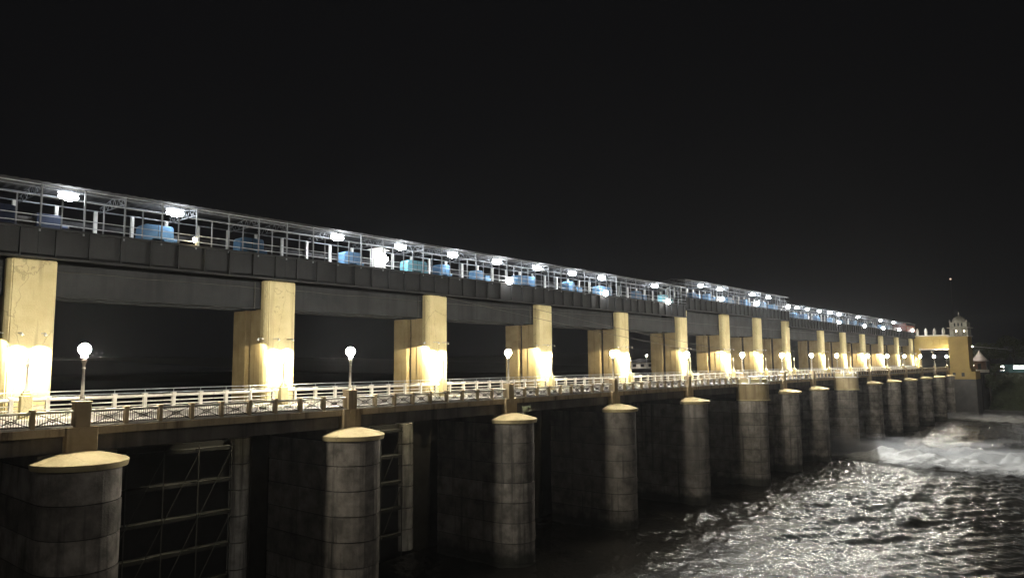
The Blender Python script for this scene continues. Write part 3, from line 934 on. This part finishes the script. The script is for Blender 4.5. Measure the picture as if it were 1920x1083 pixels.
# ------------------------------------------------------------------ gateway and domed tower
GX = 283.0
gt = thing('gate_tower', 'yellow domed tower with a gateway arm spanning the end of the road', 'tower', (GX, 0, 0))
part('stone_base', MB().prism([(-4.5, -8.8), (6, -8.8), (6, -.7), (-4.5, -.7)], -2, 12.9).mesh('stone_base', M['tower_stone'], bevel=.15), gt)
part('plinth', MB().box(-4.2, 6, -8.7, -.72, 12.9, 15.6).box(-4.0, 6, -7.4, -.75, 15.6, 16.5).mesh('plinth', M['tower'], bevel=.06), gt)
for y in (-2.7, -5.4):
    w = part('window', MB().box(-4.24, -4.18, y, y + .95, 13.9, 15.2).mesh('window', M['dark_hole']), gt)
    part('frame', MB().box(-4.27, -4.19, y - .12, y, 13.8, 15.3).box(-4.27, -4.19, y + .95, y + 1.07, 13.8, 15.3).mesh('frame', M['tower']), w)
part('shaft', MB().box(-3.6, 5, -7.0, -1.0, 16.5, 27.9).mesh('shaft', M['tower'], bevel=.08), gt)
part('cornice', MB().box(-4.0, 5.4, -7.4, -.6, 27.9, 28.25).mesh('cornice', M['dome'], bevel=.05), gt)
# belvedere: lower open tier with arches, slab, slit-window tier
lower = MB()
for y0, y1 in ((-7.1, -6.4), (-5.4, -4.8), (-4.4, -3.9), (-2.9, -1.6)):
    lower.box(-3.4, -2.8, y0, y1, 28.25, 30.9)
lower.box(-3.4, -2.8, -6.4, -5.4, 30.4, 30.9).box(-3.4, -2.8, -3.9, -2.9, 30.4, 30.9).box(-3.4, -2.8, -4.8, -4.4, 28.25, 30.9)
lower.box(-2.8, 4, -7.1, -6.6, 28.25, 30.9).box(-2.8, 4, -2.1, -1.6, 28.25, 30.9).box(3.6, 4, -6.6, -2.1, 28.25, 30.9)
part('belvedere', lower.mesh('belvedere', M['dome'], bevel=.04), gt)
for y in (-5.9, -3.4):
    bb = part('balcony_rail', MB().box(-3.5, -3.42, y - .5, y + .5, 29.0, 29.1).box(-3.5, -3.42, y - .5, y + .5, 28.6, 28.68).mesh('balcony_rail', M['white']), gt)
part('slab', MB().box(-4.1, 4.6, -7.8, -.9, 30.9, 31.2).mesh('slab', M['dome'], bevel=.05), gt)
upper = part('upper_tier', MB().box(-3.3, 4, -7.0, -1.7, 31.2, 33.0).mesh('upper_tier', M['dome'], bevel=.05), gt)
for y in (-5.7, -4.6, -3.5):
    part('slit_window', MB().box(-3.33, -3.28, y, y + .45, 31.5, 32.7).mesh('slit_window', M['dark_hole']), upper)
for y in (-6.9, -1.8):
    part('pinnacle', MB().lathe([(.22, 0), (.26, .3), (.12, .6), (.02, 1.0)], 8, (-3.0, y, 33.0)).mesh('pinnacle', M['dome']), gt)
part('dome', MB().lathe([(2.1, 33.0), (2.15, 33.3), (2.0, 33.9), (1.6, 34.5), (1.0, 34.95), (.3, 35.25)], 18, (-1.0, -4.35, 0)).mesh('dome', M['dome'], smooth=True), gt)
part('spire', MB().lathe([(.25, 35.2), (.12, 35.5), (.2, 35.8), (.03, 36.9)], 8, (-1.0, -4.35, 0)).mesh('spire', M['dome'], smooth=True), gt)
part('lintel', MB().box(-1.0, 2.2, -.99, 10.4, 23.6, 28.3).mesh('lintel', M['tower_bright'], bevel=.06), gt)
part('parapet', MB().box(-1.2, 2.4, -.95, 10.5, 28.3, 28.75).mesh('parapet', M['dome'], bevel=.05), gt)
part('soffit_band', MB().box(-1.15, -.95, -.95, 8.9, 23.35, 23.7).mesh('soffit_band', M['white'], bevel=.03), gt)
part('side_pier', MB().box(-1.1, 2.2, 8.9, 10.5, 12, 23.6).mesh('side_pier', M['tower_bright'], bevel=.06), gt)
for y in (.55, 3.0, 5.4, 7.8):
    f = part('raised_panel', MB().box(-1.16, -.98, y - .95, y + .95, 24.95, 27.2).mesh('raised_panel', M['tower_bright'], bevel=.05), gt)
for k, y in enumerate((.8, 3.65, 6.4, 9.2)):
    part('finial', MB().lathe([(.5, 28.75), (.56, 29.1), (.5, 29.5), (.56, 30.0), (.46, 30.6), (.22, 31.1), (.03, 31.4)], 10, (-.2, y, 0)).mesh('finial', M['white'], smooth=True), gt)
bel = thing('belvedere_lamp', 'warm bulbs glowing inside the arches below the dome', 'bulb lamp', (GX - 2.2, -4.6, 28.3))
for y in (-1.3, 1.2):
    part('bulb', MB().lathe(ball(.16, 1.55), 10, (0, y, 0)).mesh('bulb', emit('arch_bulb_glow', (1, .85, .6), 45.0), smooth=True), bel)
    part('stem', MB().tube((0, y, 0), (0, y, 1.42), .03, 6).mesh('stem', M['white_steel']), bel)
pw = thing('gateway_post', 'leaning white post inside the gateway opening', 'post', (GX + 6, 5.9, ZR))
part('pole', MB().tube((0, -.9, 0), (0, 0, 6.3), .16, 8, .12).mesh('pole', M['white'], smooth=True), pw)
part('head', MB().box(-.3, .3, -.6, .5, 6.3, 6.6).mesh('head', M['white'], bevel=.05), pw)

# ------------------------------------------------------------------ right bank: hut, bus, lamps, trees
hu = thing('round_hut', 'small round hut with pale conical roof right of the tower', 'hut', (300, -7.4, 15.0))
part('floor', MB().lathe([(2.7, 0), (2.7, .9), (2.6, 1.0)], 18).mesh('floor', M['white'], smooth=True), hu)
part('wall', MB().lathe([(2.0, 1.0), (2.0, 4.2)], 16).mesh('wall', M['brown'], smooth=True), hu)
part('roof', MB().lathe([(2.7, 4.1), (2.75, 4.25), (1.9, 5.3), (.9, 6.6), (.25, 7.7), (.04, 8.4)], 20).mesh('roof', M['roofcone'], smooth=True), hu)
part('door', MB().box(-2.06, -1.94, -.5, .5, 1.0, 3.2).mesh('door', M['dark_hole']), hu)
bp = thing('boom_pole', 'white pole with a long arm reaching over the round hut', 'pole', (296, -5.1, 14.5))
part('pole', MB().tube((0, 0, 0), (0, -.4, 10.2), .16, 8, .11).mesh('pole', M['white_steel'], smooth=True), bp)
part('arm', MB().tube((0, -.1, 10.2), (3, -12.5, 8.6), .09, 8, .04).mesh('arm', M['white_steel'], smooth=True), bp)
part('lantern', MB().lathe(ball(.22, 10.1), 10, (.1, -.6, 0)).mesh('lantern', emit('pole_lantern_glow', (1, .95, .85), 1000.0), smooth=True), bp)
part('foot_lamp', MB().lathe(ball(.13, 3.2), 8, (-.6, -.8, 0)).mesh('foot_lamp', emit('foot_lamp_glow', (1, .88, .65), 90.0), smooth=True), bp, label='small lit bulb low on the pole')

bs = thing('parked_bus', 'teal bus with lit white windows parked on the right bank', 'bus', (312, -22.5, 14.2))
part('body', MB().box(0, 2.5, 0, 10.6, .5, 3.6).mesh('body', M['bus'], bevel=.15, seg=2), bs)
for y0, y1 in ((.4, 2.2), (2.35, 4.1), (4.25, 6.1)):
    part('window', MB().box(-.03, .02, y0, y1, 1.9, 3.1).mesh('window', M['lit_cream'], bevel=.0), bs)
part('window', MB().box(-.03, .02, 9.1, 10.2, 1.3, 3.1).mesh('window', M['lit_cream']), bs, label='lit front door window of the bus')
for y in (2.0, 8.2):
    wv = part('wheel', MB().tube((-.02, y, .5), (.3, y, .5), .5, 14).mesh('wheel', M['tyre'], smooth=True), bs)
    part('rim', MB().tube((-.05, y, .5), (.0, y, .5), .26, 12).mesh('rim', M['rail']), wv)

def tree(x, y, z, h, cr, label, leaves=3000, palm=False):
    t = thing('tree', label, 'tree', (x, y, z), 'trees on the right bank')
    tr = MB().tube((0, 0, -.5), (.2, .1, h * .5), .28, 8, .18)
    for k in range(6):
        a = k * 1.05 + random.random()
        tr.tube((.2, .1, h * (.35 + .05 * k)), (math.cos(a) * cr * .6, math.sin(a) * cr * .6, h * (.6 + .06 * k)), .11, 6, .04)
    part('trunk', tr.mesh('trunk', M['bark'], smooth=True), t)
    r = np.random.default_rng(int(x * 10 + y * 7) % 9999)
    cl = [(r.normal(0, cr * .45), r.normal(0, cr * .45), h * r.uniform(.45, .95), cr * r.uniform(.25, .5)) for _ in range(16)]
    mb = MB()
    for k in range(leaves):
        c = cl[r.integers(len(cl))]
        d = r.normal(0, 1, 3); d /= np.linalg.norm(d) + 1e-6
        q = Vector((c[0], c[1], c[2])) + Vector(d.tolist()) * c[3] * (r.random() ** .4)
        s = r.uniform(.16, .42)
        u = Vector(r.normal(0, 1, 3).tolist()).normalized(); v = u.orthogonal().normalized()
        mb.add([q - u * s, q + v * s * .5, q + u * s, q - v * s * .5], [(0, 1, 2, 3)])
    me = bpy.data.meshes.new('crown'); me.from_pydata(mb.v, [], mb.f); me.materials.append(M['leaf'])
    part('crown', me, t)
TD = ['tree just right of the tower behind the round hut', 'broad dark tree behind the parked bus', 'tall dark tree at the right edge of the picture', 'low dark bush of a tree left of the bus',
      'dark tree on the slope below the tower foot', 'farther tree behind the hut roof']
for (x, y, z, h, c), lb in zip(((322, -8, 14.3, 12, 4.2), (330, -15, 14.3, 15, 5.5), (333, -25, 14.3, 19, 6.5), (306, -11.2, 12.5, 5.5, 2.0), (294, -10.8, 5.5, 9, 3.0), (340, -2, 14.5, 10, 4.5)), TD):
    tree(x, y, z, h, c, lb)

# grass tufts on the slope
gb = MB()
for k in range(6000):
    x, y = random.uniform(290, 316), random.uniform(-40, -9.5)
    z = float(bank(np.array([[x]]), np.array([[y]]))[0, 0]) if k % 1 == 0 else 0
    s = random.uniform(.25, .6); a = random.uniform(0, 6.28)
    dx, dy = math.cos(a) * .1, math.sin(a) * .1
    gb.add([(x - dx, y - dy, z), (x + dx, y + dy, z), (x + random.uniform(-.2, .2), y + random.uniform(-.2, .2), z + s)], [(0, 1, 2)])
me = bpy.data.meshes.new('grass_tufts'); me.from_pydata(gb.v, [], gb.f); me.materials.append(M['grass'])
setting('grass_tufts', me, kind='stuff')

# weeds behind the third pier cap
wd = thing('weed', 'pale weed sprouting behind the third pier cap', 'weed', (PX[2] + 1.9, -.55, 14.5))
r = np.random.default_rng(3)
st, lv = MB(), MB()
for k in range(7):
    d = Vector((r.uniform(-.4, 1.1), r.uniform(-.4, .1), r.uniform(.4, .95)))
    st.tube((0, 0, -.1), d, .014, 4)
    for j in range(9):
        q = d * r.uniform(.5, 1.05) + Vector(r.normal(0, .08, 3).tolist())
        u = Vector(r.normal(0, 1, 3).tolist()).normalized() * .11; v = u.orthogonal().normalized() * .055
        lv.add([q - u, q + v, q + u, q - v], [(0, 1, 2, 3)])
part('stalk', st.mesh('stalk', M['weed']), wd)
me = bpy.data.meshes.new('leaves'); me.from_pydata(lv.v, [], lv.f); me.materials.append(M['weed'])
part('leaves', me, wd)

# far bank upstream: shed with a street lamp seen between two pillars
sh = thing('far_shed', 'low pale shed far off, seen between the fifth and sixth pillars', 'shed', (255, 120, 17.0))
part('wall', MB().box(0, 30, 0, 8, -.4, 2.8).mesh('wall', M['white'], bevel=.05), sh)
part('roof', MB().prism_y([(-1, 2.8), (31, 2.8), (31, 3.1), (15, 4.6), (-1, 3.1)], -1, 9).mesh('roof', M['sheet']), sh)
for k in range(4):
    part('window', MB().box(3 + k * 7, 6 + k * 7, -.03, .05, .8, 2.1).mesh('window', M['dark_hole']), sh)
fl = thing('far_lamp', 'lit street lamp in front of the far shed', 'street lamp', (270.7, 116, 17.0))
part('pole', MB().tube((0, 0, -.3), (0, 0, 5.9), .09, 8, .06).mesh('pole', M['rail']), fl)
part('arm', MB().tube((0, 0, 5.9), (-1.2, -.6, 6.05), .05, 6).mesh('arm', M['rail']), fl)
part('lantern', MB().lathe(ball(.42, 5.9, sq=.6), 12, (-1.2, -.6, 0)).mesh('lantern', M['far_lamp'], smooth=True), fl)
ms = thing('radio_mast', 'slim mast carrying a tiny light high in the dark sky', 'mast', (688, 60, 14))
part('lattice', MB().tube((0, 0, 0), (0, 0, 73.6), .5, 6, .12).mesh('lattice', M['dark_steel']), ms)
part('beacon', MB().lathe(ball(.75, 74), 10).mesh('beacon', M['beacon'], smooth=True), ms)

# ------------------------------------------------------------------ white water shooting out of two gates
def jet(name, a, b, wa, wb, h, seed, n=150, m=70):
    a, b = np.array(a, float), np.array(b, float)
    d = b - a; Ld = np.linalg.norm(d); d /= Ld
    q = np.array([-d[1], d[0]])
    T, U = np.meshgrid(np.linspace(0, 1, n), np.linspace(-1, 1, m))
    Wd = wa + (wb - wa) * T ** .7
    X = a[0] + d[0] * Ld * T + q[0] * U * Wd
    Y = a[1] + d[1] * Ld * T + q[1] * U * Wd
    prof = np.clip(1 - U ** 2, 0, 1) ** .8
    r = np.random.default_rng(seed)
    nz = np.zeros_like(X)
    for lam, am in ((9, .5), (4.5, .32), (2.2, .2), (1.0, .1)):
        for _ in range(6):
            an = r.uniform(0, 6.28); k = 2 * math.pi / (lam * r.uniform(.7, 1.4)); ph = r.uniform(0, 6.28)
            nz += am / 2.4 * np.sin(k * (X * math.cos(an) + Y * math.sin(an)) + ph)
    env = np.clip(T / .3, .15, 1) * (1 - .35 * T) * np.clip((1 - T) / .1, 0, 1)
    Z = h * prof * env * .8 * (1 + .45 * nz) + .25 * nz * prof - .1
    th = (prof * .75 + .02) * np.clip(T / .05, 0, 1) * np.clip((1 - T) / .15, 0, 1)
    ny, nx = X.shape
    i = (np.arange(ny - 1)[:, None] * nx + np.arange(nx - 1)[None, :]).reshape(-1)
    fs = np.stack([i, i + 1, i + nx + 1, i + nx], -1)
    me = bpy.data.meshes.new(name)
    me.from_pydata(np.stack([X, Y, Z], -1).reshape(-1, 3).tolist(), [], fs.tolist())
    me.polygons.foreach_set('use_smooth', [True] * len(me.polygons))
    at = me.attributes.new('thick', 'FLOAT', 'POINT')
    at.data.foreach_set('value', th.reshape(-1).astype(np.float32))
    me.materials.append(M['foam'])
    setting(name, me, kind='stuff')
    hw = wb * 1.05
    mm = MB().box(-1, Ld * 1.02, -hw, hw, .05, h * 2.1).mesh('spray', None)
    sm = bpy.data.materials.new('spray')
    sm.use_nodes = True
    t = sm.node_tree
    t.nodes.remove(t.nodes['Principled BSDF'])
    tc = node(t, 'ShaderNodeTexCoord')
    sx = node(t, 'ShaderNodeSeparateXYZ')
    t.links.new(tc.outputs['Object'], sx.inputs[0])
    def mth(op, a_, b_=None, c_=None):
        n_ = node(t, 'ShaderNodeMath', operation=op)
        for k_, v_ in enumerate((a_, b_, c_)):
            if v_ is None:
                continue
            if isinstance(v_, (int, float)):
                n_.inputs[k_].default_value = v_
            else:
                t.links.new(v_, n_.inputs[k_])
        return n_.outputs[0]
    tt = mth('DIVIDE', sx.outputs[0], Ld)
    wx = mth('MULTIPLY_ADD', tt, (wb - wa), wa)
    uy = mth('DIVIDE', sx.outputs[1], wx)
    vz = mth('DIVIDE', sx.outputs[2], h * 1.75)
    rr = mth('ADD', mth('MULTIPLY', uy, uy), mth('POWER', vz, 1.5))
    mp = node(t, 'ShaderNodeMapping')
    mp.inputs['Scale'].default_value = (.10, .22, .42)
    mp.inputs['Location'].default_value = (seed, 0, 0)
    t.links.new(tc.outputs['Object'], mp.inputs[0])
    nn = node(t, 'ShaderNodeTexNoise')
    nn.inputs['Scale'].default_value = 1.6
    nn.inputs['Detail'].default_value = 4
    t.links.new(mp.outputs[0], nn.inputs['Vector'])
    e_ = mth('SUBTRACT', mth('MULTIPLY_ADD', nn.outputs[0], 1.7, -.05), rr)
    ends = mth('MULTIPLY', mth('SUBTRACT', 1.0, tt), 1.2)
    dn = mth('MULTIPLY', mth('MAXIMUM', e_, 0.0), ends)
    dn = mth('MULTIPLY', dn, .36)
    pv = node(t, 'ShaderNodeVolumePrincipled')
    pv.inputs['Color'].default_value = (.9, .9, .9, 1)
    pv.inputs['Anisotropy'].default_value = .2
    t.links.new(dn, pv.inputs['Density'])
    t.links.new(pv.outputs[0], t.nodes['Material Output'].inputs['Volume'])
    mm.materials.clear(); mm.materials.append(sm)
    so = setting('spray', mm, (a[0], a[1], 0), kind='stuff')
    so.rotation_euler = (0, 0, math.atan2(d[1], d[0]))
jet('foam_jet', (146, 2), (140, -62), 6, 15, 3.0, 4)
jet('foam_jet', (266, 3), (256, -70), 5, 12, 1.6, 8)

# ------------------------------------------------------------------ night haze over the river
HAZE = 0.00014
if HAZE:
    hz = MB().box(-120, 1500, -420, 950, -7, 96).mesh('haze', None)
    hm = bpy.data.materials.new('haze')
    hm.use_nodes = True
    t = hm.node_tree
    t.nodes.remove(t.nodes['Principled BSDF'])
    pv = node(t, 'ShaderNodeVolumePrincipled')
    pv.inputs['Color'].default_value = (.86, .88, .92, 1)
    pv.inputs['Density'].default_value = HAZE
    pv.inputs['Anisotropy'].default_value = .7
    t.links.new(pv.outputs[0], t.nodes['Material Output'].inputs['Volume'])
    hz.materials.clear()
    hz.materials.append(hm)
    setting('haze', hz, kind='stuff')
